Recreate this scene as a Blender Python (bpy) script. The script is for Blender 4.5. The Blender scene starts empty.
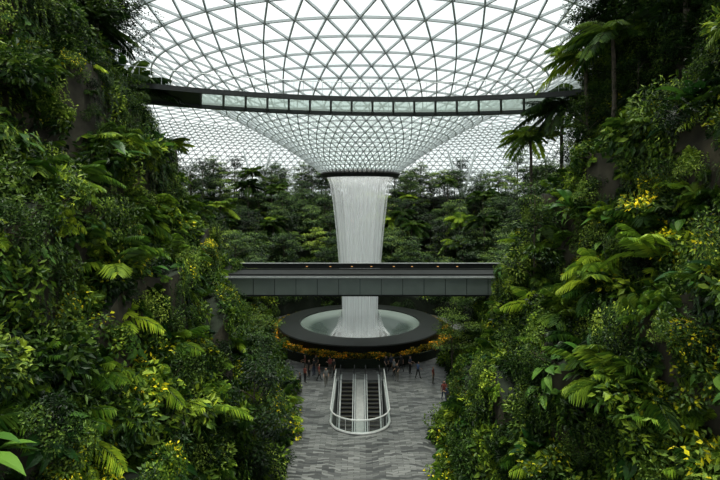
import bpy, bmesh, math, random
import numpy as np
from mathutils import Vector, Matrix
random.seed(7); rng=np.random.default_rng(7)
scene=bpy.context.scene
COL=scene.collection
scene.view_settings.view_transform='Standard'
scene.view_settings.look='None'
scene.view_settings.exposure=0.0

# ------------------------------------------------------------------ materials
def new_mat(name):
    m=bpy.data.materials.new(name); m.use_nodes=True
    nt=m.node_tree; nt.nodes.clear()
    out=nt.nodes.new('ShaderNodeOutputMaterial')
    return m,nt,out
def simple(name,col,rough=.6,metal=0,noise=.15,scale=3.0,spec=.4):
    m,nt,out=new_mat(name)
    p=nt.nodes.new('ShaderNodeBsdfPrincipled')
    tc=nt.nodes.new('ShaderNodeTexCoord'); n=nt.nodes.new('ShaderNodeTexNoise'); n.inputs['Scale'].default_value=scale
    n.inputs['Detail'].default_value=4
    nt.links.new(tc.outputs['Object'],n.inputs['Vector'])
    r=nt.nodes.new('ShaderNodeValToRGB')
    c=np.array(col)
    r.color_ramp.elements[0].position=.3; r.color_ramp.elements[1].position=.7
    r.color_ramp.elements[0].color=(*(c*(1-noise)),1); r.color_ramp.elements[1].color=(*np.minimum(c*(1+noise),1),1)
    nt.links.new(n.outputs['Fac'],r.inputs[0]); nt.links.new(r.outputs[0],p.inputs['Base Color'])
    p.inputs['Roughness'].default_value=rough; p.inputs['Metallic'].default_value=metal
    p.inputs['Specular IOR Level'].default_value=spec
    nt.links.new(p.outputs[0],out.inputs[0])
    return m
def leafmat(name,c0,c1,c2,trans=.3,rough=.45):
    m,nt,out=new_mat(name)
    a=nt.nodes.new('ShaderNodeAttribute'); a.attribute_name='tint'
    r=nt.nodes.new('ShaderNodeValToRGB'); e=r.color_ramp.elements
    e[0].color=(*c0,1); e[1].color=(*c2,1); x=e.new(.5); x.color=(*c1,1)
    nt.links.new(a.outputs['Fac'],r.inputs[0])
    oi=nt.nodes.new('ShaderNodeObjectInfo')
    pw=nt.nodes.new('ShaderNodeMath'); pw.operation='POWER'; pw.inputs[1].default_value=1.5; nt.links.new(oi.outputs['Random'],pw.inputs[0])
    mr=nt.nodes.new('ShaderNodeMapRange'); mr.inputs['To Min'].default_value=.22; mr.inputs['To Max'].default_value=1.9
    nt.links.new(pw.outputs[0],mr.inputs['Value'])
    mh=nt.nodes.new('ShaderNodeMapRange'); mh.inputs['To Min'].default_value=.525; mh.inputs['To Max'].default_value=.465
    nt.links.new(oi.outputs['Random'],mh.inputs['Value'])
    h=nt.nodes.new('ShaderNodeHueSaturation')
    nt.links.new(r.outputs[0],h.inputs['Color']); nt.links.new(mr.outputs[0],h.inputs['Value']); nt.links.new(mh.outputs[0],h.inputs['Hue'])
    p=nt.nodes.new('ShaderNodeBsdfPrincipled'); p.inputs['Roughness'].default_value=rough; p.inputs['Specular IOR Level'].default_value=.22
    nt.links.new(h.outputs[0],p.inputs['Base Color'])
    t=nt.nodes.new('ShaderNodeBsdfTranslucent'); nt.links.new(h.outputs[0],t.inputs['Color'])
    mx=nt.nodes.new('ShaderNodeMixShader'); mx.inputs[0].default_value=trans
    nt.links.new(p.outputs[0],mx.inputs[1]); nt.links.new(t.outputs[0],mx.inputs[2]); nt.links.new(mx.outputs[0],out.inputs[0])
    return m
M={}
M['palm']=leafmat('palm_leaf',(.015,.05,.006),(.075,.18,.015),(.24,.36,.03))
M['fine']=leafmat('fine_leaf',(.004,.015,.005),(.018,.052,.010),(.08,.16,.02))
M['broad']=leafmat('broad_leaf',(.006,.027,.006),(.038,.10,.011),(.18,.29,.022))
M['big']=leafmat('philodendron_leaf',(.007,.036,.009),(.032,.11,.018),(.10,.24,.03),rough=.35)
M['yellow']=leafmat('yellow_highlight_leaf',(.18,.24,.01),(.60,.60,.015),(.95,.86,.03))  # croton yellow, doubling as warm lamplit highlights put into the leaf colour
M['flower']=leafmat('orange_flower',(.12,.11,.01),(.65,.38,.01),(.9,.55,.02))
M['tree']=leafmat('tree_leaf',(.005,.017,.008),(.026,.066,.018),(.10,.18,.03))
M['lighttree']=leafmat('light_tree_leaf',(.02,.05,.012),(.075,.15,.022),(.20,.31,.045))
M['bark']=simple('bark',(.09,.075,.055),.9,noise=.4,scale=6)
M['stone']=simple('terrace_stone',(.045,.04,.026),.9,noise=.6,scale=1.2)
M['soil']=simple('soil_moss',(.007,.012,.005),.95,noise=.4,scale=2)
M['steel']=simple('painted_steel',(.55,.59,.61),.45,noise=.05)
M['darksteel']=simple('dark_steel',(.022,.026,.026),.5,noise=.1)
M['brushed']=simple('brushed_steel',(.65,.66,.66),.35,metal=.4,noise=.08)
M['black']=simple('black_rubber',(.012,.012,.013),.5)
M['granite']=simple('dark_granite',(.006,.008,.007),.45,noise=.3,scale=5,spec=.2)
M['concrete']=simple('bridge_panel',(.15,.18,.17),.55,noise=.1,scale=.8)
M['deck']=simple('bridge_deck',(.010,.012,.012),.7,spec=.2)

# ------------------------------------------------------------------ mesh builder
class MB:
    def __init__(s): s.v=[]; s.f=[]; s.m=[]; s.t=[]
    def add(s,vs,fs,mi=0,tint=.5):
        o=len(s.v); s.v.extend([tuple(x) for x in vs]); s.t.extend([tint]*len(vs))
        for f in fs: s.f.append(tuple(i+o for i in f)); s.m.append(mi)
    def mesh(s,name,mats):
        me=bpy.data.meshes.new(name); me.from_pydata(s.v,[],s.f)
        for m in mats: me.materials.append(m)
        me.polygons.foreach_set('material_index',s.m)
        a=me.attributes.new('tint','FLOAT','POINT'); a.data.foreach_set('value',s.t)
        me.update(); return me
    def box(s,c,d,mi=0):
        x,y,z=c; a,b,h=d[0]/2,d[1]/2,d[2]/2
        vs=[(x+i*a,y+j*b,z+k*h) for k in(-1,1) for j in(-1,1) for i in(-1,1)]
        s.add(vs,[(0,2,3,1),(4,5,7,6),(0,1,5,4),(2,6,7,3),(0,4,6,2),(1,3,7,5)],mi)
    def tube(s,pts,rad,mi=0,n=7,tint=.5,caps=True):
        pts=[Vector(p) for p in pts]; vs=[]; N=len(pts)
        if not hasattr(rad,'__len__'): rad=[rad]*N
        for i,p in enumerate(pts):
            d=(pts[min(i+1,N-1)]-pts[max(i-1,0)]).normalized()
            up=Vector((0,0,1)) if abs(d.z)<.95 else Vector((1,0,0))
            a=d.cross(up).normalized(); b=a.cross(d)
            for k in range(n):
                t=2*math.pi*k/n; vs.append(p+(a*math.cos(t)+b*math.sin(t))*rad[i])
        fs=[(i*n+k,i*n+(k+1)%n,(i+1)*n+(k+1)%n,(i+1)*n+k) for i in range(N-1) for k in range(n)]
        if caps: fs+= [tuple(range(n))[::-1], tuple((N-1)*n+k for k in range(n))]
        s.add(vs,fs,mi,tint)
    def revolve(s,prof,n=64,c=(0,0),mi=0,a0=0,a1=2*math.pi,closed=True):
        vs=[];cnt=n if closed else n+1
        for (r,z) in prof:
            for k in range(cnt):
                a=a0+(a1-a0)*k/n; vs.append((c[0]+r*math.cos(a),c[1]+r*math.sin(a),z))
        fs=[]
        for i in range(len(prof)-1):
            for k in range(n):
                k2=(k+1)%cnt
                fs.append((i*cnt+k,i*cnt+k2,(i+1)*cnt+k2,(i+1)*cnt+k))
        s.add(vs,fs,mi)
def obj(name,me,parent=None,loc=(0,0,0),rz=0,scale=1,link=True):
    o=bpy.data.objects.new(name,me)
    if link: COL.objects.link(o)
    o.location=loc; o.rotation_euler=(0,0,rz); o.scale=(scale,)*3
    if parent: o.parent=parent
    return o
def empty(name,loc=(0,0,0)):
    e=bpy.data.objects.new(name,None); COL.objects.link(e); e.location=loc; e.empty_display_size=.3; return e
def smooth(me):
    me.polygons.foreach_set('use_smooth',[True]*len(me.polygons))

# ------------------------------------------------------------------ plants
R=random
def rv():
    while True:
        v=Vector((R.uniform(-1,1),R.uniform(-1,1),R.uniform(-1,1)))
        if .05<v.length<1: return v.normalized()
def leaf4(mb,p,d,n,L,W,t,mi=0,droop=.15):
    s=d.cross(n)
    if s.length<1e-4: s=d.cross(Vector((1,0,.3)))
    s.normalize(); nn=s.cross(d)
    mid=p+d*L*.45; tip=p+d*L-Vector((0,0,droop*L))
    mb.add([p,mid+s*W/2+nn*W*.12,tip,mid-s*W/2+nn*W*.12],[(0,1,2),(0,2,3)],mi,t)
def leafN(mb,p,d,L,W,t,seg=5,droop=.5,mi=0,pw=.8):
    s=d.cross(Vector((0,0,1)))
    if s.length<1e-3: s=Vector((1,0,0))
    s.normalize(); vs=[p]
    for i in range(1,seg):
        u=i/seg; c=p+d*L*u-Vector((0,0,droop*L*u*u)); w=math.sin(math.pi*u**pw)*W/2
        vs+= [c+s*w+Vector((0,0,w*.25)),c,c-s*w+Vector((0,0,w*.25))]
    vs.append(p+d*L-Vector((0,0,droop*L)))
    fs=[(0,1,2),(0,2,3)]
    for i in range(seg-2):
        a=1+3*i; fs+=[(a,a+3,a+4,a+1),(a+1,a+4,a+5,a+2)]
    a=1+3*(seg-2); T=len(vs)-1
    fs+=[(a,T,a+1),(a+1,T,a+2)]
    mb.add(vs,fs,mi,t)
def frond(mb,p,az,el,L,n,ll,w,droop=.6,mi=0,bmi=1,t0=.5):
    d=Vector((math.cos(az)*math.cos(el),math.sin(az)*math.cos(el),math.sin(el)))
    side=Vector((-math.sin(az),math.cos(az),0))
    pts=[]
    for i in range(n+1):
        u=i/n; pts.append(p+d*L*u-Vector((0,0,droop*L*u*u)))
    mb.tube([pts[0],pts[n//3],pts[2*n//3],pts[n]],[.018,.014,.01,.004],bmi,n=3,caps=False)
    for i in range(2,n+1):
        u=i/n; tg=(pts[i]-pts[i-1]).normalized(); up=side.cross(tg)
        if up.z<0: up=-up
        lw=ll*(math.sin(math.pi*(u*.82+.12)))**.7
        for sg in(-1,1):
            dd=(side*sg*.8+tg*.65-Vector((0,0,.15))+rv()*.08).normalized()
            leaf4(mb,pts[i],dd,up,lw,w,min(1,max(0,t0+R.uniform(-.2,.25))),mi,droop=.35)
def palm_shrub(nf=13,L=2.0,mat='palm',ll=.55,w=.065):
    mb=MB()
    for i in range(nf):
        frond(mb,Vector((0,0,.1)),i*2.399+R.uniform(-.2,.2),R.uniform(.5,1.35),L*R.uniform(.7,1.1),24,ll,w,R.uniform(.35,.7),t0=R.uniform(.3,.8))
    return mb.mesh('palm_shrub',[M[mat],M['broad']])
def fern(nf=16,L=.9):
    mb=MB()
    for i in range(nf):
        frond(mb,Vector((0,0,.05)),i*2.399,R.uniform(.3,1.2),L*R.uniform(.7,1.1),13,.2,.06,R.uniform(.4,.8),t0=R.uniform(.2,.7))
    return mb.mesh('fern',[M['palm'],M['broad']])
def blobs(nb,rx,rz,z0):
    out=[]
    for i in range(nb):
        v=rv(); out.append((Vector((v.x*rx,v.y*rx,z0+abs(v.z)*rz)),R.uniform(.35,.6)*rx))
    return out
def bush(mat,n=700,L=.16,W=.08,rx=.8,rz=.8,nb=12,yell=0,t0=.5,ysz=1.):
    mb=MB()
    B=blobs(nb,rx,rz,.1)
    for i in range(n):
        c,r=R.choice(B); v=rv(); v.z=v.z*.8+.15; v.normalize()
        p=c+v*r*R.uniform(.75,1.05)
        d=(v*.7+rv()*.6-Vector((0,0,.25))).normalized()
        leaf4(mb,p,d,(v+rv()*.4).normalized(),L*R.uniform(.7,1.3),W*R.uniform(.8,1.2),min(1,max(0,t0+R.gauss(0,.22)+.25*v.z)),1 if (yell and R.random()<yell and v.z>.1) else 0)  # upward leaves tinted lighter, top light put into the colour
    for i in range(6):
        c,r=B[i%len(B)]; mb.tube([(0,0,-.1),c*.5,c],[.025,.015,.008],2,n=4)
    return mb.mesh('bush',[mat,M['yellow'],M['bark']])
def bigleaf(n=24,L=.6,W=.38):
    mb=MB()
    for i in range(n):
        az=i*2.399; el=R.uniform(.2,1.2); l=R.uniform(.4,.9)
        d=Vector((math.cos(az)*math.cos(el),math.sin(az)*math.cos(el),math.sin(el)))
        e=d*l; mb.tube([(0,0,0),e*.6+Vector((0,0,.1)),e],[.02,.015,.01],0,n=4,tint=.6)
        dd=Vector((math.cos(az),math.sin(az),R.uniform(-.3,.35))).normalized()
        leafN(mb,e,dd,L*R.uniform(.7,1.2),W*R.uniform(.8,1.1),R.uniform(.2,.9),5,R.uniform(.2,.6),0,.7)
    return mb.mesh('bigleaf',[M['big']])
def banana(n=11,L=1.9,W=.42):
    mb=MB(); mb.tube([(0,0,-.2),(0,0,.5)],[.1,.06],0,tint=.6)
    for i in range(n):
        az=i*2.399; el=R.uniform(.7,1.35)
        d=Vector((math.cos(az)*math.cos(el),math.sin(az)*math.cos(el),math.sin(el)))
        leafN(mb,Vector((0,0,.3)),d,L*R.uniform(.7,1.1),W,R.uniform(.3,.9),8,R.uniform(.3,.6),0,1.1)
    return mb.mesh('banana',[M['big']])
def vine(n=11,L=2.4):
    mb=MB()
    for i in range(n):
        x=R.uniform(-1,1); y=R.uniform(-.1,.35); l=L*R.uniform(.25,1)
        k=int(l/.08)
        for j in range(k):
            p=Vector((x+math.sin(j*.2+i)*.08,y+.15*math.sin(j*.15+i),-j*.08+.2))
            d=(Vector((R.uniform(-1,1),R.uniform(.1,1),-.7))).normalized()
            leaf4(mb,p,d,Vector((0,1,.6)).normalized(),R.uniform(.1,.2),R.uniform(.07,.12),min(1,max(0,R.gauss(.5,.2))))
    return mb.mesh('vine',[M['broad']])
def tree(mat,h=6,rc=2.6,layers=9,n=2600,L=.26,W=.13,flat=.28,base=.4,tr=.13,lean=0):
    mb=MB(); top=Vector((lean,0,h*.93))
    pts=[Vector((lean*u*u,math.sin(u*3)*.12,h*.93*u)) for u in (0,.25,.5,.75,1)]
    mb.tube(pts,[tr,tr*.8,tr*.62,tr*.45,tr*.15],1,n=7)
    B=[]
    for i in range(layers):
        u=base+(1-base)*(i+.5)/layers; a=i*2.4+R.uniform(-.3,.3)
        rr=rc*(1-.55*abs(u-.62)/.4)*R.uniform(.45,.75)
        if i==layers-1: rr=.1
        st=Vector((lean*u*u,0,h*.93*u-.5)); c=Vector((lean*u*u+math.cos(a)*rr,math.sin(a)*rr,h*u))
        mb.tube([st,(st+c)/2+Vector((0,0,.1)),c],[tr*.35,tr*.22,.015],1,n=5)
        for q in range(3):
            b=c+Vector((R.uniform(-1,1)*rc*.35,R.uniform(-1,1)*rc*.35,R.uniform(-.25,.25)))
            B.append((b,rc*R.uniform(.22,.42)))
    for i in range(n):
        c,r=R.choice(B); v=rv(); p=c+Vector((v.x*r,v.y*r,v.z*r*flat*1.6))*R.uniform(.6,1.05)
        d=Vector((v.x+R.uniform(-.5,.5),v.y+R.uniform(-.5,.5),R.uniform(-.5,.25))).normalized()
        nn=Vector((R.uniform(-.5,.5),R.uniform(-.5,.5),1)).normalized()
        leaf4(mb,p,d,nn,L*R.uniform(.7,1.3),W*R.uniform(.8,1.2),min(1,max(0,.4+.4*v.z+R.gauss(0,.15))))  # clump tops tinted lighter and undersides darker, shading put into leaf colour
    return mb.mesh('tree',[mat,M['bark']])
def palm_tree(h=7,nf=18,L=2.8):
    mb=MB(); mb.tube([(0,0,0),(.1,0,h*.4),(.05,.05,h*.75),(0,0,h)],[.15,.12,.11,.09],1,n=9)
    for i in range(nf):
        frond(mb,Vector((0,0,h)),i*2.399,R.uniform(-.1,1.2),L*R.uniform(.8,1.1),30,.85,.12,R.uniform(.35,.6),t0=R.uniform(.3,.8))
    return mb.mesh('palm',[M['broad'],M['bark']])

# ------------------------------------------------------------------ GN instancing
def instancer(name,me_src,items,parent=None):
    """items: list of (pos, rot(euler), scale)"""
    src=bpy.data.objects.new('plant',me_src)
    me=bpy.data.meshes.new(name); me.from_pydata([tuple(i[0]) for i in items],[],[])
    a=me.attributes.new('rot','FLOAT_VECTOR','POINT'); a.data.foreach_set('vector',np.array([i[1] for i in items],dtype=np.float32).ravel())
    a=me.attributes.new('scl','FLOAT','POINT'); a.data.foreach_set('value',np.array([i[2] for i in items],dtype=np.float32))
    o=bpy.data.objects.new(name,me); COL.objects.link(o)
    if parent: o.parent=parent
    src.parent=o
    ng=bpy.data.node_groups.new(name+'_scatter','GeometryNodeTree')
    ng.interface.new_socket('Geometry',in_out='INPUT',socket_type='NodeSocketGeometry')
    ng.interface.new_socket('Geometry',in_out='OUTPUT',socket_type='NodeSocketGeometry')
    N=ng.nodes; gi=N.new('NodeGroupInput'); go=N.new('NodeGroupOutput')
    oi=N.new('GeometryNodeObjectInfo'); oi.inputs['Object'].default_value=src; oi.inputs['As Instance'].default_value=True
    ip=N.new('GeometryNodeInstanceOnPoints')
    ar=N.new('GeometryNodeInputNamedAttribute'); ar.data_type='FLOAT_VECTOR'; ar.inputs['Name'].default_value='rot'
    asc=N.new('GeometryNodeInputNamedAttribute'); asc.data_type='FLOAT'; asc.inputs['Name'].default_value='scl'
    er=N.new('FunctionNodeEulerToRotation')
    ng.links.new(gi.outputs[0],ip.inputs['Points']); ng.links.new(oi.outputs['Geometry'],ip.inputs['Instance'])
    ng.links.new(ar.outputs['Attribute'],er.inputs[0]); ng.links.new(er.outputs[0],ip.inputs['Rotation'])
    ng.links.new(asc.outputs['Attribute'],ip.inputs['Scale']); ng.links.new(ip.outputs[0],go.inputs[0])
    md=o.modifiers.new('scatter','NODES'); md.node_group=ng
    return o

SP={}
SP['areca_palms']=[palm_shrub(),palm_shrub(10,1.7),palm_shrub(12,2.3,'broad',.65,.09)]
SP['ferns']=[fern()]
SP['fine_bushes']=[bush(M['fine'],900,.15,.08),bush(M['fine'],800,.2,.07,rx=.9,rz=1.2),bush(M['lighttree'],800,.16,.08,rx=.9,rz=1.0)]
SP['broadleaf_bushes']=[bush(M['broad'],420,.28,.15),bush(M['broad'],300,.38,.16,rx=.9)]
SP['yellow_highlight_bushes']=[bush(M['broad'],650,.19,.10,yell=.38),bush(M['lighttree'],650,.19,.11,yell=.22)]  # yellow-flowering shrubs whose yellow also paints warm light on the walls
SP['philodendrons']=[bigleaf(),bigleaf(16,.85,.5)]
SP['banana_plants']=[banana()]
SP['hanging_vines']=[vine()]
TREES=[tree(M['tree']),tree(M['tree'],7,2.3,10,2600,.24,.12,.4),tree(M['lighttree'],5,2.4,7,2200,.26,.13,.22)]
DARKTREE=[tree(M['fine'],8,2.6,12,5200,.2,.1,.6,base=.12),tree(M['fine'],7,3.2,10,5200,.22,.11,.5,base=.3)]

# ------------------------------------------------------------------ camera
cam=bpy.data.cameras.new('camera'); cam.lens=24; cam.sensor_width=36; cam.shift_y=-40/720; cam.clip_end=600; cam.clip_start=.1
co=bpy.data.objects.new('camera',cam); COL.objects.link(co); co.location=(0,0,17); co.rotation_euler=(math.pi/2,0,0)
scene.camera=co

# ------------------------------------------------------------------ world
w=bpy.data.worlds.new('overcast_sky'); scene.world=w; w.use_nodes=True; nt=w.node_tree; nt.nodes.clear()
wo=nt.nodes.new('ShaderNodeOutputWorld'); bg=nt.nodes.new('ShaderNodeBackground')
tc=nt.nodes.new('ShaderNodeTexCoord'); ns=nt.nodes.new('ShaderNodeTexNoise'); ns.inputs['Scale'].default_value=3; ns.inputs['Detail'].default_value=4
rp=nt.nodes.new('ShaderNodeValToRGB'); rp.color_ramp.elements[0].position=.35; rp.color_ramp.elements[1].position=.65
rp.color_ramp.elements[0].color=(.66,.73,.76,1); rp.color_ramp.elements[1].color=(1,1,1,1)
nt.links.new(tc.outputs['Generated'],ns.inputs['Vector']); nt.links.new(ns.outputs['Fac'],rp.inputs[0]); nt.links.new(rp.outputs[0],bg.inputs['Color'])
bg.inputs['Strength'].default_value=1.2; nt.links.new(bg.outputs[0],wo.inputs[0])
sun=bpy.data.lights.new('sun','SUN'); sun.energy=9.0; sun.angle=math.radians(35); sun.color=(1,.98,.86)
so=bpy.data.objects.new('sun',sun); COL.objects.link(so); so.location=(0,20,80); so.rotation_euler=(math.radians(4),0,0)
# warm garden spotlights placed freely without fixtures, aimed at the planted walls
for i,(p,t,en) in enumerate([((-4,20,29),(-12,17,16),1700),((4,20,29),(12,18,15),1400),((-5,33,24.2),(-12,24,16),1300),((5,33,24.2),(12,24,12),1500),((4,30,26),(10,20,9),800)]):
    l=bpy.data.lights.new('garden_spotlight','SPOT'); l.energy=en; l.color=(1,.84,.45); l.spot_size=math.radians(34); l.spot_blend=.9; l.shadow_soft_size=.3
    o=bpy.data.objects.new('garden_spotlight',l); COL.objects.link(o); o.location=p; o.rotation_euler=(Vector(t)-Vector(p)).to_track_quat('-Z','Y').to_euler()

# ------------------------------------------------------------------ roof
CY=60.
pr=[4.5,6,9,13,18,25,33,42,52,64,76,88,98,102]; pz=[20.1,21.3,23.4,25.7,28.2,31.2,34,35.8,36.2,34.8,31,23.5,13,7]
dr=np.linspace(4.5,102,400); dz=np.interp(dr,pr,pz); kz=np.ones(15)/15
dzs=np.convolve(np.pad(dz,7,mode='edge'),kz,'valid'); dzs[:4]=dz[:4]
def Z(r): return float(np.interp(r,dr,dzs))
rings=[]; r=4.5; N=60
while r<101:
    if r<31: N=60
    elif r<62: N=120
    else: N=240
    rings.append((r,N)); step=max(.75,min(2*math.pi*r/N*.87,2.7)); 
    sl=(Z(r+.5)-Z(r))/.5; r+=step/math.sqrt(1+sl*sl)
P0=[];P1=[];Wd=[]
def rp_(i,k,off):
    r,N=rings[i]; a=2*math.pi*(k+off)/N; return (r*math.cos(a),CY+r*math.sin(a),Z(r))
ph=0.; phases=[]
for i in range(len(rings)):
    if i>0 and rings[i][1]!=rings[i-1][1]: ph=0.
    phases.append(ph); ph=.5-ph
for i in range(len(rings)):
    r,N=rings[i]; w_=.033+.0016*min(r,30); off=phases[i]
    for k in range(N):
        P0.append(rp_(i,k,off));P1.append(rp_(i,k+1,off));Wd.append(w_)
    if i+1<len(rings):
        N2=rings[i+1][1]; 
        if N2==N:
            o2=phases[i+1]
            for k in range(N):
                a=rp_(i,k,off)
                if o2>off: t1,t2=k-1,k
                else: t1,t2=k,k+1
                P0.append(a);P1.append(rp_(i+1,t1,o2));Wd.append(w_)
                P0.append(a);P1.append(rp_(i+1,t2,o2));Wd.append(w_)
        else:
            for k in range(N):
                a=rp_(i,k,off)
                for t in(-1,0,1):
                    P0.append(a);P1.append(rp_(i+1,2*(k+off)+t,0));Wd.append(w_)
P0=np.array(P0);P1=np.array(P1);Wd=np.array(Wd)[:,None]
def beams(P0,P1,W,H=1.4):
    d=P1-P0; d/=np.linalg.norm(d,axis=1)[:,None]
    up=np.tile([0,0,1.],(len(d),1)); s=np.cross(d,up); s/=np.maximum(np.linalg.norm(s,axis=1)[:,None],1e-6); u=np.cross(s,d)
    vs=[]
    for P in(P0,P1):
        for a,b in((-1,-1),(1,-1),(1,1),(-1,1)): vs.append(P+s*W*a+u*W*b*H)
    V=np.stack(vs,1).reshape(-1,3); n=len(d); b=np.arange(n)[:,None]*8
    F=np.concatenate([b+np.array(q) for q in((0,1,5,4),(1,2,6,5),(2,3,7,6),(3,0,4,7))],0)
    me=bpy.data.meshes.new('beams'); me.from_pydata(V.tolist(),[],F.tolist()); return me
roof=empty('glass_dome_roof',(0,CY,20))
me=beams(P0,P1,Wd); me.materials.append(M['steel']); fo=obj('steel_lattice',me); fo.parent=roof; fo.location=(0,-CY,-20)
m,nt,out=new_mat('roof_glass')
tr=nt.nodes.new('ShaderNodeBsdfTransparent'); tr.inputs[0].default_value=(.95,.98,.98,1)
tl=nt.nodes.new('ShaderNodeBsdfTranslucent'); tl.inputs[0].default_value=(.7,.76,.76,1)
mx=nt.nodes.new('ShaderNodeMixShader'); mx.inputs[0].default_value=.15
nt.links.new(tr.outputs[0],mx.inputs[1]); nt.links.new(tl.outputs[0],mx.inputs[2]); nt.links.new(mx.outputs[0],out.inputs[0]); M['glass']=m
g=MB(); g.revolve([(r,Z(r)+.15) for r,_ in rings],120,(0,0)); gm=g.mesh('panes',[M['glass']]); go_=obj('glass_panes',gm); go_.parent=roof; go_.location=(0,0,-20)
g=MB(); g.revolve([(4.25,20.45),(4.25,19.75),(4.75,19.75),(4.95,20.2),(4.75,20.6),(4.25,20.45)],72); o=obj('oculus_collar',g.mesh('collar',[M['black']])); o.parent=roof; o.location=(0,0,-20)

# ------------------------------------------------------------------ waterfall
def watermat(name,sx_,lo,hi,f0,f1,dens_v=False):
    m,nt,out=new_mat(name)
    uv=nt.nodes.new('ShaderNodeUVMap'); mp=nt.nodes.new('ShaderNodeMapping'); mp.inputs['Scale'].default_value=sx_
    n1=nt.nodes.new('ShaderNodeTexNoise'); n1.inputs['Scale'].default_value=1; n1.inputs['Detail'].default_value=5; n1.inputs['Roughness'].default_value=.65
    nt.links.new(uv.outputs[0],mp.inputs[0]); nt.links.new(mp.outputs[0],n1.inputs['Vector'])
    mr=nt.nodes.new('ShaderNodeMapRange'); mr.inputs['From Min'].default_value=f0; mr.inputs['From Max'].default_value=f1; mr.inputs['To Min'].default_value=lo; mr.inputs['To Max'].default_value=hi
    nt.links.new(n1.outputs['Fac'],mr.inputs['Value'])
    fac=mr.outputs[0]
    sp=nt.nodes.new('ShaderNodeSeparateXYZ'); nt.links.new(uv.outputs[0],sp.inputs[0])
    m3=nt.nodes.new('ShaderNodeMapRange')
    if dens_v: # denser, whiter spray lower down
        m3.inputs['From Min'].default_value=0; m3.inputs['From Max'].default_value=.95; m3.inputs['To Min'].default_value=.5; m3.inputs['To Max'].default_value=1.2
    else:      # mist thins out upward
        m3.inputs['From Min'].default_value=0; m3.inputs['From Max'].default_value=1; m3.inputs['To Min'].default_value=0; m3.inputs['To Max'].default_value=1
    nt.links.new(sp.outputs['Y'],m3.inputs['Value'])
    mu=nt.nodes.new('ShaderNodeMath'); mu.operation='MULTIPLY'; mu.use_clamp=True
    nt.links.new(fac,mu.inputs[0]); nt.links.new(m3.outputs[0],mu.inputs[1]); fac=mu.outputs[0]
    df=nt.nodes.new('ShaderNodeBsdfDiffuse'); df.inputs[0].default_value=(.9,.93,.95,1)
    tl=nt.nodes.new('ShaderNodeBsdfTranslucent'); tl.inputs[0].default_value=(.9,.93,.95,1)
    m1=nt.nodes.new('ShaderNodeMixShader'); m1.inputs[0].default_value=.5; nt.links.new(df.outputs[0],m1.inputs[1]); nt.links.new(tl.outputs[0],m1.inputs[2])
    tr=nt.nodes.new('ShaderNodeBsdfTransparent'); m2=nt.nodes.new('ShaderNodeMixShader')
    nt.links.new(fac,m2.inputs[0]); nt.links.new(tr.outputs[0],m2.inputs[1]); nt.links.new(m1.outputs[0],m2.inputs[2]); nt.links.new(m2.outputs[0],out.inputs[0])
    return m
WM=watermat('falling_water',(70,1.6,1),.2,.65,.32,.7,True)
MM=watermat('water_mist',(6,2,1),.1,.5,.3,.7)
def sheet(zs,rf,name,parent,mat,ws=.01,seed=0):
    n=120; vs=[];fs=[];uvs=[]; NZ=len(zs)
    for i,z in enumerate(zs):
        for k in range(n+1):
            a=2*math.pi*k/n; q=rf[i]*(1+ws*math.sin(a*17)+ws*math.sin(a*41+seed*9)); vs.append((q*math.cos(a),q*math.sin(a),z)); 
    for i in range(NZ-1):
        for k in range(n):
            fs.append((i*(n+1)+k,i*(n+1)+k+1,(i+1)*(n+1)+k+1,(i+1)*(n+1)+k))
            for (ii,kk) in((i,k),(i,k+1),(i+1,k+1),(i+1,k)): uvs+= [kk/n+seed*3,ii/(NZ-1)]
    me=bpy.data.meshes.new(name); me.from_pydata(vs,[],fs); l=me.uv_layers.new(name='UVMap'); l.data.foreach_set('uv',uvs)
    me.materials.append(mat); smooth(me)
    o=obj(name,me); o.parent=parent; return o
wf=empty('waterfall',(0,CY,0))
zs=np.linspace(20.0,-1.0,40); rr=np.interp(zs,[-1.2,0,1.2,5,9,13,17,19,20.0],[3.0,2.4,2.15,2.25,2.6,2.95,3.4,3.75,4.15])
for sc_,nm in((1,'outer_sheet'),(.9,'inner_sheet'),(.6,'core_spray')): sheet(zs,rr*sc_,nm,wf,WM,.01,sc_)
zs=np.linspace(3.2,-.5,12)
sheet(zs,2.3+1.0*((3.2-zs)/3.7)**2,'splash_mist',wf,MM,.02,.3)
sheet(zs,2.5+1.8*((3.2-zs)/3.7)**2.5,'splash_mist_outer',wf,MM,.03,.7)

# ------------------------------------------------------------------ basin
m,nt,out=new_mat('foaming_water')
tc=nt.nodes.new('ShaderNodeTexCoord'); ln=nt.nodes.new('ShaderNodeVectorMath'); ln.operation='LENGTH'
mp=nt.nodes.new('ShaderNodeMapping'); mp.inputs['Scale'].default_value=(1,1,0)
nt.links.new(tc.outputs['Object'],mp.inputs[0]); nt.links.new(mp.outputs[0],ln.inputs[0])
dv=nt.nodes.new('ShaderNodeMath'); dv.operation='DIVIDE'; dv.inputs[1].default_value=7.4; nt.links.new(ln.outputs['Value'],dv.inputs[0])
rp=nt.nodes.new('ShaderNodeValToRGB'); e=rp.color_ramp.elements
e[0].position=.28; e[0].color=(.6,.64,.65,1); e[1].position=1; e[1].color=(.13,.16,.145,1)
for ps,c in((.42,(.16,.19,.19)),(.58,(.045,.06,.055)),(.80,(.035,.05,.045)),(.91,(.12,.15,.135))):
    x=e.new(ps); x.color=(*c,1)
nt.links.new(dv.outputs[0],rp.inputs[0])
p=nt.nodes.new('ShaderNodeBsdfPrincipled'); p.inputs['Roughness'].default_value=.22; nt.links.new(rp.outputs[0],p.inputs['Base Color']); nt.links.new(p.outputs[0],out.inputs[0]); M['foam']=m
bs=empty('fountain_basin',(0,CY,0))
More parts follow.
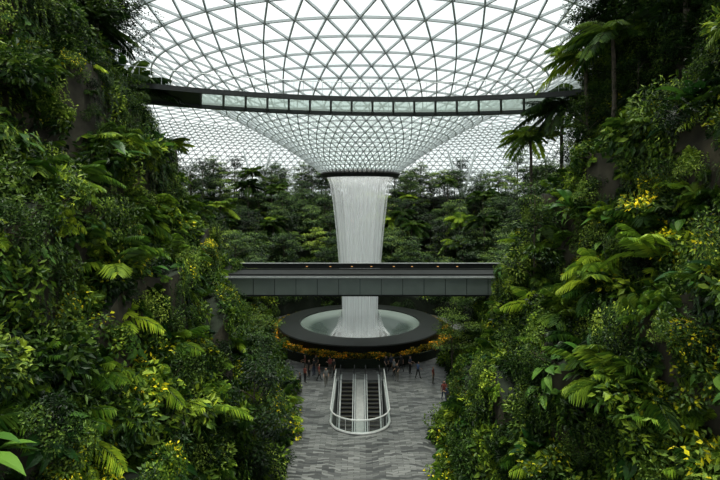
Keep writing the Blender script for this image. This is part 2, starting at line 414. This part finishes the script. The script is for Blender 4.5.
g=MB(); g.revolve([(7.4,1.75),(7.0,1.45),(5.5,.9),(4,.3),(2.5,-.6),(.01,-1.3)],96); me=g.mesh('bowl',[M['foam']]); smooth(me); o=obj('water_bowl',me); o.parent=bs
g=MB(); g.revolve([(7.4,1.7),(7.4,1.9),(7.6,1.95),(10.0,1.8),(10.1,1.7),(10.1,.8)],96); o=obj('granite_surround',g.mesh('surround',[M['granite']])); o.parent=bs
g=MB(); g.revolve([(10.1,.8),(11.3,.8),(11.3,.9),(11.5,.9),(11.6,0)],96); o=obj('planter_ring',g.mesh('planter',[M['soil']])); o.parent=bs
fl=bush(M['fine'],500,.2,.12,rx=.45,rz=.3,nb=8); fl.materials[1]=M['flower']
mi=np.zeros(len(fl.polygons),dtype=np.int32); fl.polygons.foreach_get('material_index',mi)
sel=(mi==0)&(np.repeat(rng.random((len(mi)+1)//2),2)[:len(mi)]<.4); mi[sel]=1; fl.polygons.foreach_set('material_index',mi)
it=[]
for i in range(150):
    a=i/150*2*math.pi+R.uniform(-.03,.03); it.append(((10.8*math.cos(a),10.8*math.sin(a),.7),(0,0,R.uniform(0,6)),R.uniform(.6,1.2)))
instancer('flower_bed',fl,it,bs)

# ------------------------------------------------------------------ floor with escalator opening
m,nt,out=new_mat('plaza_paving')
tc=nt.nodes.new('ShaderNodeTexCoord')
nz=nt.nodes.new('ShaderNodeTexNoise'); nz.inputs['Scale'].default_value=.3; nz.inputs['Detail'].default_value=3; nt.links.new(tc.outputs['Object'],nz.inputs['Vector'])
vm=nt.nodes.new('ShaderNodeVectorMath'); vm.operation='MULTIPLY_ADD'; vm.inputs[1].default_value=(0,2.6,0); nt.links.new(nz.outputs['Color'],vm.inputs[0]); nt.links.new(tc.outputs['Object'],vm.inputs[2])
br=nt.nodes.new('ShaderNodeTexBrick'); br.inputs['Scale'].default_value=1.0; br.inputs['Brick Width'].default_value=.8; br.inputs['Row Height'].default_value=.2; br.inputs['Mortar Size'].default_value=.014
br.inputs['Color1'].default_value=(.155,.16,.155,1); br.inputs['Color2'].default_value=(.022,.024,.025,1); br.inputs['Mortar'].default_value=(.02,.02,.02,1)
nt.links.new(vm.outputs[0],br.inputs['Vector'])
p=nt.nodes.new('ShaderNodeBsdfPrincipled'); p.inputs['Roughness'].default_value=.4
nt.links.new(br.outputs['Color'],p.inputs['Base Color']); nt.links.new(p.outputs[0],out.inputs[0]); M['paving']=m
bm=bmesh.new()
EY0,EY1,EW=34.8,45.2,2.15
inner=[(EW,EY1)]+[(EW,EY0+2.1)]+[(EW*math.cos(t),EY0+2.1-2.1*math.sin(t)) for t in np.linspace(0.1,math.pi-.1,16)]+[(-EW,EY0+2.1),(-EW,EY1)]
def loop(pts):
    vs=[bm.verts.new((x,y,0)) for x,y in pts]; return [bm.edges.new((vs[i],vs[(i+1)%len(vs)])) for i in range(len(vs))]
ed=loop([(-60,-20),(60,-20),(60,110),(-60,110)])+loop(inner)
bmesh.ops.triangle_fill(bm,edges=ed,use_beauty=True)
for f in bm.faces:
    f.normal_update()
    if f.normal.z<0: f.normal_flip()
me=bpy.data.meshes.new('floor'); bm.to_mesh(me); me.materials.append(M['paving']); obj('floor',me)
# pit
g=MB(); n=len(inner); vs=[(x,y,0) for x,y in inner]+[(x,y,-6.5) for x,y in inner]
g.add(vs,[(i,(i+1)%n,n+(i+1)%n,n+i) for i in range(n)]+[tuple(range(n,2*n))]); obj('escalator_well',g.mesh('well',[simple('well_wall',(.10,.11,.11),.5)]))
# guard
m,nt,out=new_mat('guard_glass')
tr=nt.nodes.new('ShaderNodeBsdfTransparent'); tr.inputs[0].default_value=(.85,.92,.9,1); gl=nt.nodes.new('ShaderNodeBsdfGlossy'); gl.inputs['Roughness'].default_value=.12
mx=nt.nodes.new('ShaderNodeMixShader'); mx.inputs[0].default_value=.22; nt.links.new(tr.outputs[0],mx.inputs[1]); nt.links.new(gl.outputs[0],mx.inputs[2]); nt.links.new(mx.outputs[0],out.inputs[0]); M['gglass']=m
gd=empty('glass_guardrail',(0,EY0,0))
ext=[(x*1.05,y-.05 if abs(x)<EW-.01 else y) for x,y in inner]
g=MB(); k=len(ext)
g.add([(x,y-EY0,0.02) for x,y in ext]+[(x,y-EY0,1.0) for x,y in ext],[(i,i+1,k+i+1,k+i) for i in range(k-1)]); obj('glass_panel',g.mesh('gp',[M['gglass']]),gd)
g=MB(); g.tube([(x,y-EY0,1.05) for x,y in ext],.055,0,6); g.tube([(x,y-EY0,.08) for x,y in ext],.09,0,6); obj('steel_rail',g.mesh('gr',[M['brushed']]),gd)
g=MB()
for i in range(0,k,4): g.box((ext[i][0],ext[i][1]-EY0,.5),(.04,.04,1),0)
obj('steel_posts',g.mesh('gpo',[M['brushed']]),gd)
EM=[M['black'],simple('step_tread_metal',(.05,.05,.052),.5),simple('step_edge_yellow',(.16,.15,.07))]
SK=simple('skirt_metal',(.36,.38,.39),.45)
def escalator(cx):
    e=empty('escalator',(cx,EY1,0)); g=MB()
    ns_=27; 
    g.box((0,.9,.03),(1.5,1.8,.06),1)
    for i in range(ns_):
        y=-.4*i-.2; z=-.2*(i+1) if i>0 else -.1
        g.box((0,y,z-.15),(1.0,.4,.3),0)
        g.box((0,y-.19,z+.005),(1.0,.02,.012),2)
        for q in range(12): g.box((-.46+q*.084,y,z+.006),(.02,.36,.012),1)
    o=obj('steps',g.mesh('steps',EM),e)
    g=MB(); rl=MB(); gg=MB()
    for s in(-1,1):
        x=s*.66
        L=10.3
        vs=[(x-.14,0,.0),(x+.14,0,.0),(x+.14,-L,-L*.5),(x-.14,-L,-L*.5),(x-.14,0,-.5),(x+.14,0,-.5),(x+.14,-L,-L*.5-.5),(x-.14,-L,-L*.5-.5)]
        vs=[(a,b,c+.12) for a,b,c in vs]
        g.add(vs,[(0,1,2,3),(0,3,7,4),(1,5,6,2),(4,5,1,0),(3,2,6,7)],0)
        g.box((x,.7,.06),(.28,1.4,.12),0)
        gg.add([(x,1.3,.12),(x,0,.12),(x,-L,-L*.5+.12),(x,-L,-L*.5+1.0),(x,0,.95),(x,1.3,.95)],[(0,1,4,5),(1,2,3,4)],0)
        c=[(x,1.2,.15),(x,1.5,.3),(x,1.62,.6),(x,1.5,.88),(x,1.25,1.0),(x,0,1.0),(x,-L,-L*.5+1.0)]
        rl.tube(c,.05,0,8)
    obj('skirt_panels',g.mesh('skirt',[SK]),e); obj('glass_balustrades',gg.mesh('bal',[M['gglass']]),e); obj('handrails',rl.mesh('hr',[M['black']]),e)
    return e
escalator(-1.2); escalator(1.2)
g=MB(); L=10.3; g.add([(-.36,0,.1),(.36,0,.1),(.36,-L,-L*.5+.1),(-.36,-L,-L*.5+.1)],[(0,3,2,1)]); o=obj('escalator_centre_panel',g.mesh('cp',[simple('centre_metal',(.16,.17,.17),.35)]),None,(0,EY1,0))

# ------------------------------------------------------------------ lower bridge
lb=empty('train_bridge',(0,48,8))
g=MB()
g.box((0,0,.9),(42,6,1.6),0)
g.box((0,-3.06,1.74),(42,.16,.12),2)
g.box((0,-3.02,.05),(42,.2,.14),1)
for i in range(21): g.box((-20+i*2,-3.02,.85),(.04,.06,1.5),1)
g.box((0,0,1.72),(42,5.8,.04),1)
g.box((0,3.0,2.0),(42,.12,.5),1); g.box((0,3.0,2.28),(42,.2,.07),2)
for s in(-1.6,2.0): g.box((0,s,1.8),(42,.12,.08),1)
obj('girder_and_deck',g.mesh('girder',[M['concrete'],M['deck'],SK]),lb)
m,nt,out=new_mat('warm_lamp'); em=nt.nodes.new('ShaderNodeEmission'); em.inputs[0].default_value=(1,.55,.2,1); em.inputs[1].default_value=.5; nt.links.new(em.outputs[0],out.inputs[0])
g=MB()
for i in range(8): g.box((-6+i*2.3+R.uniform(-.6,.6),2.9,1.95),(.2,.04,.08))
obj('bridge_lamps',g.mesh('lamps',[m]),lb)

# ------------------------------------------------------------------ upper footbridge
ub=empty('footbridge',(0,.3,24.5)); ub.rotation_euler=(0,math.radians(1.0),0)
def arc(r,z,a): return (r*math.sin(a),r*math.cos(a),z)
g=MB(); T=math.radians(34); NA=80
def strip(r0,z0,r1,z1,mi,a0=-T,a1=T,n=NA):
    vs=[];
    for i in range(n+1):
        a=a0+(a1-a0)*i/n; vs+= [arc(r0,z0,a),arc(r1,z1,a)]
    g.add(vs,[(2*i,2*i+1,2*i+3,2*i+2) for i in range(n)],mi)
RN,RF=35.7,41.7
for (ra,rb,za,zb) in((RN-.1,RN+.15,-.1,.25),(RF-.5,RF+.05,-.15,.3)):
    strip(ra,za,ra,zb,0);strip(rb,za,rb,zb,0);strip(ra,za,rb,za,0);strip(ra,zb,rb,zb,0)
a0,a1=math.radians(-18.5),math.radians(24)
strip(RN,.1,RF,.1,0,-T,a0,20); strip(RN,.1,RF,.1,0,a1,T,20)
strip(RN,.12,RF,.12,1,a0,a1,40)
nb=17
for i in range(nb+1):
    a=a0+(a1-a0)*i/nb
    p0=Vector(arc(RN,.0,a)); p1=Vector(arc(RF,.0,a)); g.tube([p0,p1],.09,0,4)
for r_ in (RN,RF):
    g.tube([arc(r_,1.3,-T+2*T*i/60) for i in range(61)],.03,2,5)
    for i in range(61): 
        a=-T+2*T*i/60; g.tube([arc(r_,.2,a),arc(r_,1.3,a)],.018,2,4)
m,nt,out=new_mat('frosted_floor_glass')
tr=nt.nodes.new('ShaderNodeBsdfTransparent'); tr.inputs[0].default_value=(.6,.68,.65,1); tl=nt.nodes.new('ShaderNodeBsdfTranslucent'); tl.inputs[0].default_value=(.20,.24,.23,1)
mx=nt.nodes.new('ShaderNodeMixShader'); mx.inputs[0].default_value=.5; nt.links.new(tr.outputs[0],mx.inputs[1]); nt.links.new(tl.outputs[0],mx.inputs[2]); nt.links.new(mx.outputs[0],out.inputs[0])
obj('deck_and_rails',g.mesh('fb',[M['darksteel'],m,M['steel']]),ub)

# ------------------------------------------------------------------ garden terraces
HS=3.2
def TRf(y): return 1.3 if y<33 else 1.9
def bx(y,s=1): return (5.9 if s<0 else 6.5)+max(0,(y-29))*(.17 if s<0 else .22)
def wob(y,k,s): return .6*math.sin(y*.31+k*1.7+s)+.35*math.sin(y*.83+k*2.9)
def zw(y,k,K,s):
    if k==0: return 0
    return k*HS+(.9*math.sin(y*.29+k*2.1+s*1.5)+.55*math.sin(y*.71+k*1.3-s))*(0.35 if k==K else 1)
def terrace(sgn,name):
    root=empty(name,(sgn*6,28,0)); g=MB()
    def section(y0,y1,K):
        ny=int((y1-y0))+1; cols=[]
        for j in range(ny):
            y=y0+(y1-y0)*j/(ny-1); pf=[]; T_=1.3 if K==8 else 1.9
            for k in range(K):
                x=bx(y,sgn)+T_*k+wob(y,k,sgn); pf+=[(x,zw(y,k,K,sgn)),(x+.35,zw(y,k+1,K,sgn))]
            pf.append((46,K*HS)); pf.append((46,0))
            cols.append([(sgn*x-sgn*6,y-28,z) for x,z in pf])
        m_=len(cols[0]); vs=[v for c in cols for v in c]
        o=len(g.v); g.v+=vs; g.t+=[.5]*len(vs)
        for j in range(ny-1):
            for i in range(m_-1):
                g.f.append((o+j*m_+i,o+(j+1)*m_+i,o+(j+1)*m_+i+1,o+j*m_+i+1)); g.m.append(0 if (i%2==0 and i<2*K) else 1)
        for j in(0,ny-1): g.f.append(tuple(o+j*m_+i for i in range(m_))); g.m.append(0)
    section(4,33,8); section(33,53,5)
    obj('terrace_walls',g.mesh('terrace',[M['stone'],M['soil']]),root)
    def P(x,y,z): return (sgn*x,y,z)
    items={}
    def add(sp,pos,rot,s,v=None):
        if v is None: v=R.randrange(len(SP[sp]))
        items.setdefault((sp,v),[]).append((pos,rot,s))
    for _ in range(2900):
        y=R.uniform(6,52.5); K=8 if y<33 else 5; k=R.randrange(0,K+1)
        x=bx(y,sgn)+TRf(y)*(k if k<K else K-1)+wob(y,min(k,K-1),sgn)
        dx=R.uniform(-.5,TRf(y)-.3) if k<K else abs(R.gauss(0,4))
        if k==0: dx=-R.uniform(0,1.0)
        z=zw(y,k,K,sgn)
        f=math.sin(y*.45+k*1.9+sgn*2)+math.sin(y*.21-k*.8+sgn)+R.gauss(0,.6)
        if k==0 and y>27 and R.random()<.4: continue
        if f>.8: sp=R.choice(['yellow_highlight_bushes','yellow_highlight_bushes','broadleaf_bushes','areca_palms','ferns'])
        elif f>.1: sp=R.choice(['areca_palms','areca_palms','broadleaf_bushes','ferns','philodendrons'])
        elif f>-.6: sp=R.choice(['fine_bushes','broadleaf_bushes','philodendrons','banana_plants','areca_palms'])
        else: sp=R.choice(['fine_bushes','fine_bushes','broadleaf_bushes','areca_palms'])
        add(sp,P(x+dx,y,z-.05),(R.gauss(0,.12),-sgn*R.uniform(0,.45),R.uniform(0,6.28)),R.uniform(.6,1.4))
    for _ in range(2300):
        y=R.uniform(6,52.5); K=8 if y<33 else 5; k=R.randrange(0,K)
        u=R.uniform(.05,1.0); x=bx(y,sgn)+TRf(y)*k+wob(y,k,sgn)+.35*u; z=zw(y,k,K,sgn)*(1-u)+zw(y,k+1,K,sgn)*u
        bare=math.sin(y*.6+k*2.4+sgn*1.3)+.5*math.sin(y*1.7+z*1.3)
        if bare>1.2: continue
        if R.random()<.14:
            add('hanging_vines',P(x-.3,y,z+.6),(0,0,(math.pi/2 if sgn>0 else -math.pi/2)),R.uniform(.7,1.2))
        else:
            sp=R.choice(['ferns','broadleaf_bushes','fine_bushes','fine_bushes','philodendrons','areca_palms','yellow_highlight_bushes' if math.sin(y*.4+k)>.4 else 'ferns'])
            add(sp,P(x,y,z),(0,-sgn*R.uniform(.5,1.2),R.uniform(-.4,.4)),R.uniform(.5,.9)*(.75 if sp=='areca_palms' else 1))
    # large accent palms growing out of the ledges
    acc=[(17.7,10.4),(22.4,14.2),(18,16.6),(23.2,9.3),(19,14.2),(27,11),(31,7),(14.5,13.5),(25,19),(21,20.5),(15.5,9),(34,12.5),(38,9.5),(29,16.5),(20,7.5),(24.5,5.5),(16,18.5),(20.5,12),(26,14),(22,17.5)]
    for (y,z) in acc:
        y+=R.uniform(-1,1)+(.8 if sgn>0 else 0); z+=R.uniform(-.6,.6); x=bx(y,sgn)+(z/HS)*TRf(y)-.4
        add('areca_palms',P(x,y,z),(R.gauss(0,.1),-sgn*.25,R.uniform(0,6)),R.uniform(1.1,1.5)*(.85 if y<19 else 1),R.choice([0,1,0]))
    for (sp,v),its in items.items(): 
        o=instancer(sp,SP[sp][v],its,root); o.location=(-sgn*6,-28,0)
    for v in range(2):
        its=[]
        for _ in range(30):
            y=R.uniform(10,33); x=15.5+(.8 if sgn<0 else 0)+abs(R.gauss(0,4.5)); its.append((P(x,y,25.3),(0,0,R.uniform(0,6)),R.uniform(.6,1.0)))
        for _ in range(16):
            y=R.uniform(36,54); x=17+abs(R.gauss(0,7)); its.append((P(x,y,15.8),(0,0,R.uniform(0,6)),R.uniform(.4,.65)))
        L_=((26,20.5),(20,22.2),(16,19.2)) if sgn<0 else ((26,20.5),(29,18),(20,22.2),(16,19.2),(28,24.5))
        for (yy,zz) in L_:
            its.append((P(bx(yy,sgn)+zz/HS*1.3+.4,yy+v*2,zz),(0,-sgn*.12,R.uniform(0,6)),R.uniform(.5,.7)))
        o=instancer('terrace_trees',DARKTREE[v],its,root); o.location=(-sgn*6,-28,0)
    return root
terrace(-1,'planted_terrace'); terrace(1,'planted_terrace')

# ------------------------------------------------------------------ back hillside
hill=empty('forest_hillside',(0,CY,0))
g=MB(); prof=[(15.5,0)]
for k in range(9):
    r0=15.5+4*k; z=2.2+1.9*k; prof+=[(r0,z),(r0+3.9,z+.1)]
prof+=[(60,17.8),(101,17.8)]
g.revolve(prof,90,(0,0),0,math.radians(-22),math.radians(202),closed=False)
obj('hill_terraces',g.mesh('hill',[M['soil']]),hill)
def hz(r):
    k=int((r-15.5)//4); return 2.2+1.9*min(k,8)
for v in range(3):
    its=[]
    cnt=(150,170,140)[v]
    for _ in range(cnt):
        a=R.uniform(math.radians(-14),math.radians(194)); r=15.8+ R.random()**.9*42
        s=R.uniform(.6,1.35)
        its.append(((r*math.cos(a),r*math.sin(a),hz(r)-.1),(0,0,R.uniform(0,6)),s))
    instancer('forest_trees',TREES[v],its,hill)
its=[];its2=[]
for _ in range(1100):
    a=R.uniform(math.radians(-18),math.radians(198)); r=15.2+R.random()*34
    (its if R.random()<.85 else its2).append(((r*math.cos(a),r*math.sin(a),hz(r)-.1),(0,0,R.uniform(0,6)),R.uniform(.8,1.5)))
instancer('understorey',SP['fine_bushes'][0],its,hill); instancer('understorey_ferns',SP['broadleaf_bushes'][0],its2,hill)
its=[]
for _ in range(34):
    a=R.uniform(math.radians(10),math.radians(170)); r=R.uniform(20,46); its.append(((r*math.cos(a),r*math.sin(a),hz(r)),(0,0,R.uniform(0,6)),R.uniform(.9,1.35)))
PT=[palm_tree(7,20,3.2),palm_tree(6,18,2.7)]
instancer('forest_palms',PT[1],its,hill)

# ------------------------------------------------------------------ feature trees
def feature(name,me,x,y,z,s,rz=0): return obj(name,me,None,(x,y,z),rz,s)
for x,y,z,s,v in((15.2,36,15.9,1.15,0),(18.0,35.5,15.9,1.1,1),(14.0,39.5,15.9,1.05,1),(17.0,37.5,16,1.25,0),(14.8,31.5,19.5,1.0,0),(14.2,27,20,1.05,1),(-16.8,34.5,16,1.3,0),(-15.6,28.5,22,.9,1),(-15.5,38,15.9,.9,1)):
    feature('palm_tree',PT[v],x,y,z,s,R.uniform(0,6))
SL=tree(M['tree'],12,1.6,8,1500,.22,.11,.4,base=.5,tr=.09)
feature('slender_tree',SL,10.2,28.0,6.2,1.0); feature('slender_tree',SL,14.8,38,9.6,.85,2)
feature('dark_leaf_tree',DARKTREE[0],-6.0,27.5,0,1.0,1); feature('dark_leaf_tree',DARKTREE[0],-7.6,33,0,1.0,2)
feature('dark_leaf_tree',DARKTREE[1],-10.4,36.5,2.0,.8,2); feature('dark_leaf_tree',DARKTREE[0],8.6,31,0,.8,4)
LT=tree(M['lighttree'],8,3.2,9,4200,.2,.1,.2,base=.45)
feature('tiered_tree',LT,8.6,44.5,0,.85,1); feature('tiered_tree',LT,-9.4,43,0,.88,2); feature('tiered_tree',LT,-12.2,39.5,2.0,.75,4); feature('tiered_tree',LT,13.9,41,2.4,.7,3)

# ------------------------------------------------------------------ raking columns
def raking(x,y,z):
    e=empty('raking_column',(x,y,z)); g=MB()
    g.tube([(0,0,0),(-3.2,0,11)],[.32,.18],0,10); g.tube([(0,0,0),(3.0,0,11)],[.32,.18],0,10); g.tube([(0,0,0),(.2,2.5,11)],[.3,.16],0,10)
    obj('struts',g.mesh('struts',[M['steel']]),e)
for x,y,z in((-23,108,17),(23,108,17),(-41,100,17),(41,100,17)): raking(x,y,z)
# facade
g=MB()
g.box((0,0,0),(.5,16,10),0)
for i in range(9): g.box((-.3,0,-4+i),(.25,16,.18),1)
for i in range(5): g.box((-.3,-8+i*4,0),(.3,.2,10),1)
obj('wall_right',g.mesh('facade',[simple('facade_glass',(.10,.12,.13),.2),M['concrete']]),None,(22.3,26,29.5))

# ------------------------------------------------------------------ people
def person_mesh(stride=0.,armbend=0.,ph=0):
    V=[];E=[];RD=[]
    def a(p,r,par=None):
        V.append(p);RD.append(r if isinstance(r,tuple) else (r,r)); 
        if par is not None:E.append((par,len(V)-1))
        return len(V)-1
    pel=a((0,0,.95),(.15,.11)); sp=a((0,0,1.12),(.135,.1),pel); ch=a((0,0,1.3),(.16,.11),sp); nb=a((0,0,1.42),(.08,.07),ch)
    nk=a((0,-.005,1.48),.052,nb); hb=a((0,-.01,1.55),(.075,.085),nk); hm=a((0,-.01,1.62),(.08,.095),hb); a((0,0,1.69),(.06,.07),hm)
    a((0,-.12,1.60),.014,hm)
    for s in(-1,1):
        a((s*.088,0,1.6),.014,hm)
        sh=a((s*.17,0,1.38),.06,ch); sw=-s*stride*.5
        el=a((s*.22,sw*.35,1.12),.042,sh)
        wr=a((s*.23,sw*.6-.06-armbend*.2,.89+armbend*.25),.028,el)
        pm=a((s*.232,sw*.65-.08-armbend*.26,.82+armbend*.28),.03,wr)
        for f in range(4):
            o=-.03+.02*f; k1=a((s*.235,sw*.65-.08-armbend*.3+o,.77+armbend*.28),.009,pm); a((s*.228,sw*.65-.09-armbend*.32+o,.74+armbend*.28-.005*abs(f-1)),.008,k1)
        t=a((s*.22,sw*.65-.125-armbend*.28,.81+armbend*.28),.01,pm); a((s*.215,sw*.65-.135-armbend*.28,.785+armbend*.28),.009,t)
        hp=a((s*.09,0,.88),.09,pel); kn=a((s*.1,-.02+s*-stride*.35,.5),.062,hp); an=a((s*.1,s*-stride*.75+.02,.09+(.05 if s*stride<0 else 0)),.042,kn); a((s*.11,s*-stride*.75-.15,.04+(.02 if s*stride<0 else 0)),.038,an)
    me=bpy.data.meshes.new('person'); me.from_pydata(V,E,[]); o=bpy.data.objects.new('tmp',me); COL.objects.link(o)
    md=o.modifiers.new('s','SKIN'); md.use_smooth_shade=True
    for i,sv in enumerate(me.skin_vertices[0].data): sv.radius=RD[i]; sv.use_root=(i==0)
    o.modifiers.new('ss','SUBSURF').levels=1
    dg=bpy.context.evaluated_depsgraph_get(); me2=bpy.data.meshes.new_from_object(o.evaluated_get(dg)); bpy.data.objects.remove(o)
    idx=[]
    for p in me2.polygons:
        x,y,z=p.center
        if z>1.66 or (z>1.52 and y>.02): k=3
        elif z>1.45: k=0
        elif z>.97 and not(abs(x)>.17 and z<1.2): k=1
        elif abs(x)>.185 and z>.6: k=0
        elif z>.09: k=2
        else: k=4
        idx.append(k)
    return me2,idx
PM=[person_mesh(0,0),person_mesh(.35,0),person_mesh(0,1),person_mesh(-.3,.5)]
skin=simple('skin',(.40,.24,.17),.6); hair=simple('hair',(.02,.015,.012),.7); shoe=simple('shoe',(.05,.05,.05))
tops=[simple('shirt_%d'%i,c,.8) for i,c in enumerate([(.18,.18,.18),(.05,.06,.1),(.2,.05,.04),(.06,.10,.2),(.02,.02,.02),(.03,.03,.04)])]
bots=[simple('trousers_%d'%i,c,.8) for i,c in enumerate([(.03,.04,.08),(.02,.02,.02),(.10,.09,.07)])]
def person(x,y,rz,pi):
    me=PM[pi][0].copy()
    while len(me.materials): me.materials.pop()
    for m_ in(skin,R.choice(tops),R.choice(bots),hair,shoe): me.materials.append(m_)
    me.polygons.foreach_set('material_index',PM[pi][1]); smooth(me)
    obj('person',me,None,(x,y,0),rz,R.uniform(.95,1.04))
for i,(px,py) in enumerate([(314,376),(319,381),(330,374),(326,386),(309,377),(334,377),(305,372),(386,373),(394,376),(401,372),(410,374),(418,379),(305,383),(444,401),(448,405),(300,392),(433,384),(391,372),(397,381),(316,371)]):
    d=17*480/(py-200); x=(px-360)/480*d; person(x,min(d,47.6),R.uniform(0,6.28),i%4)
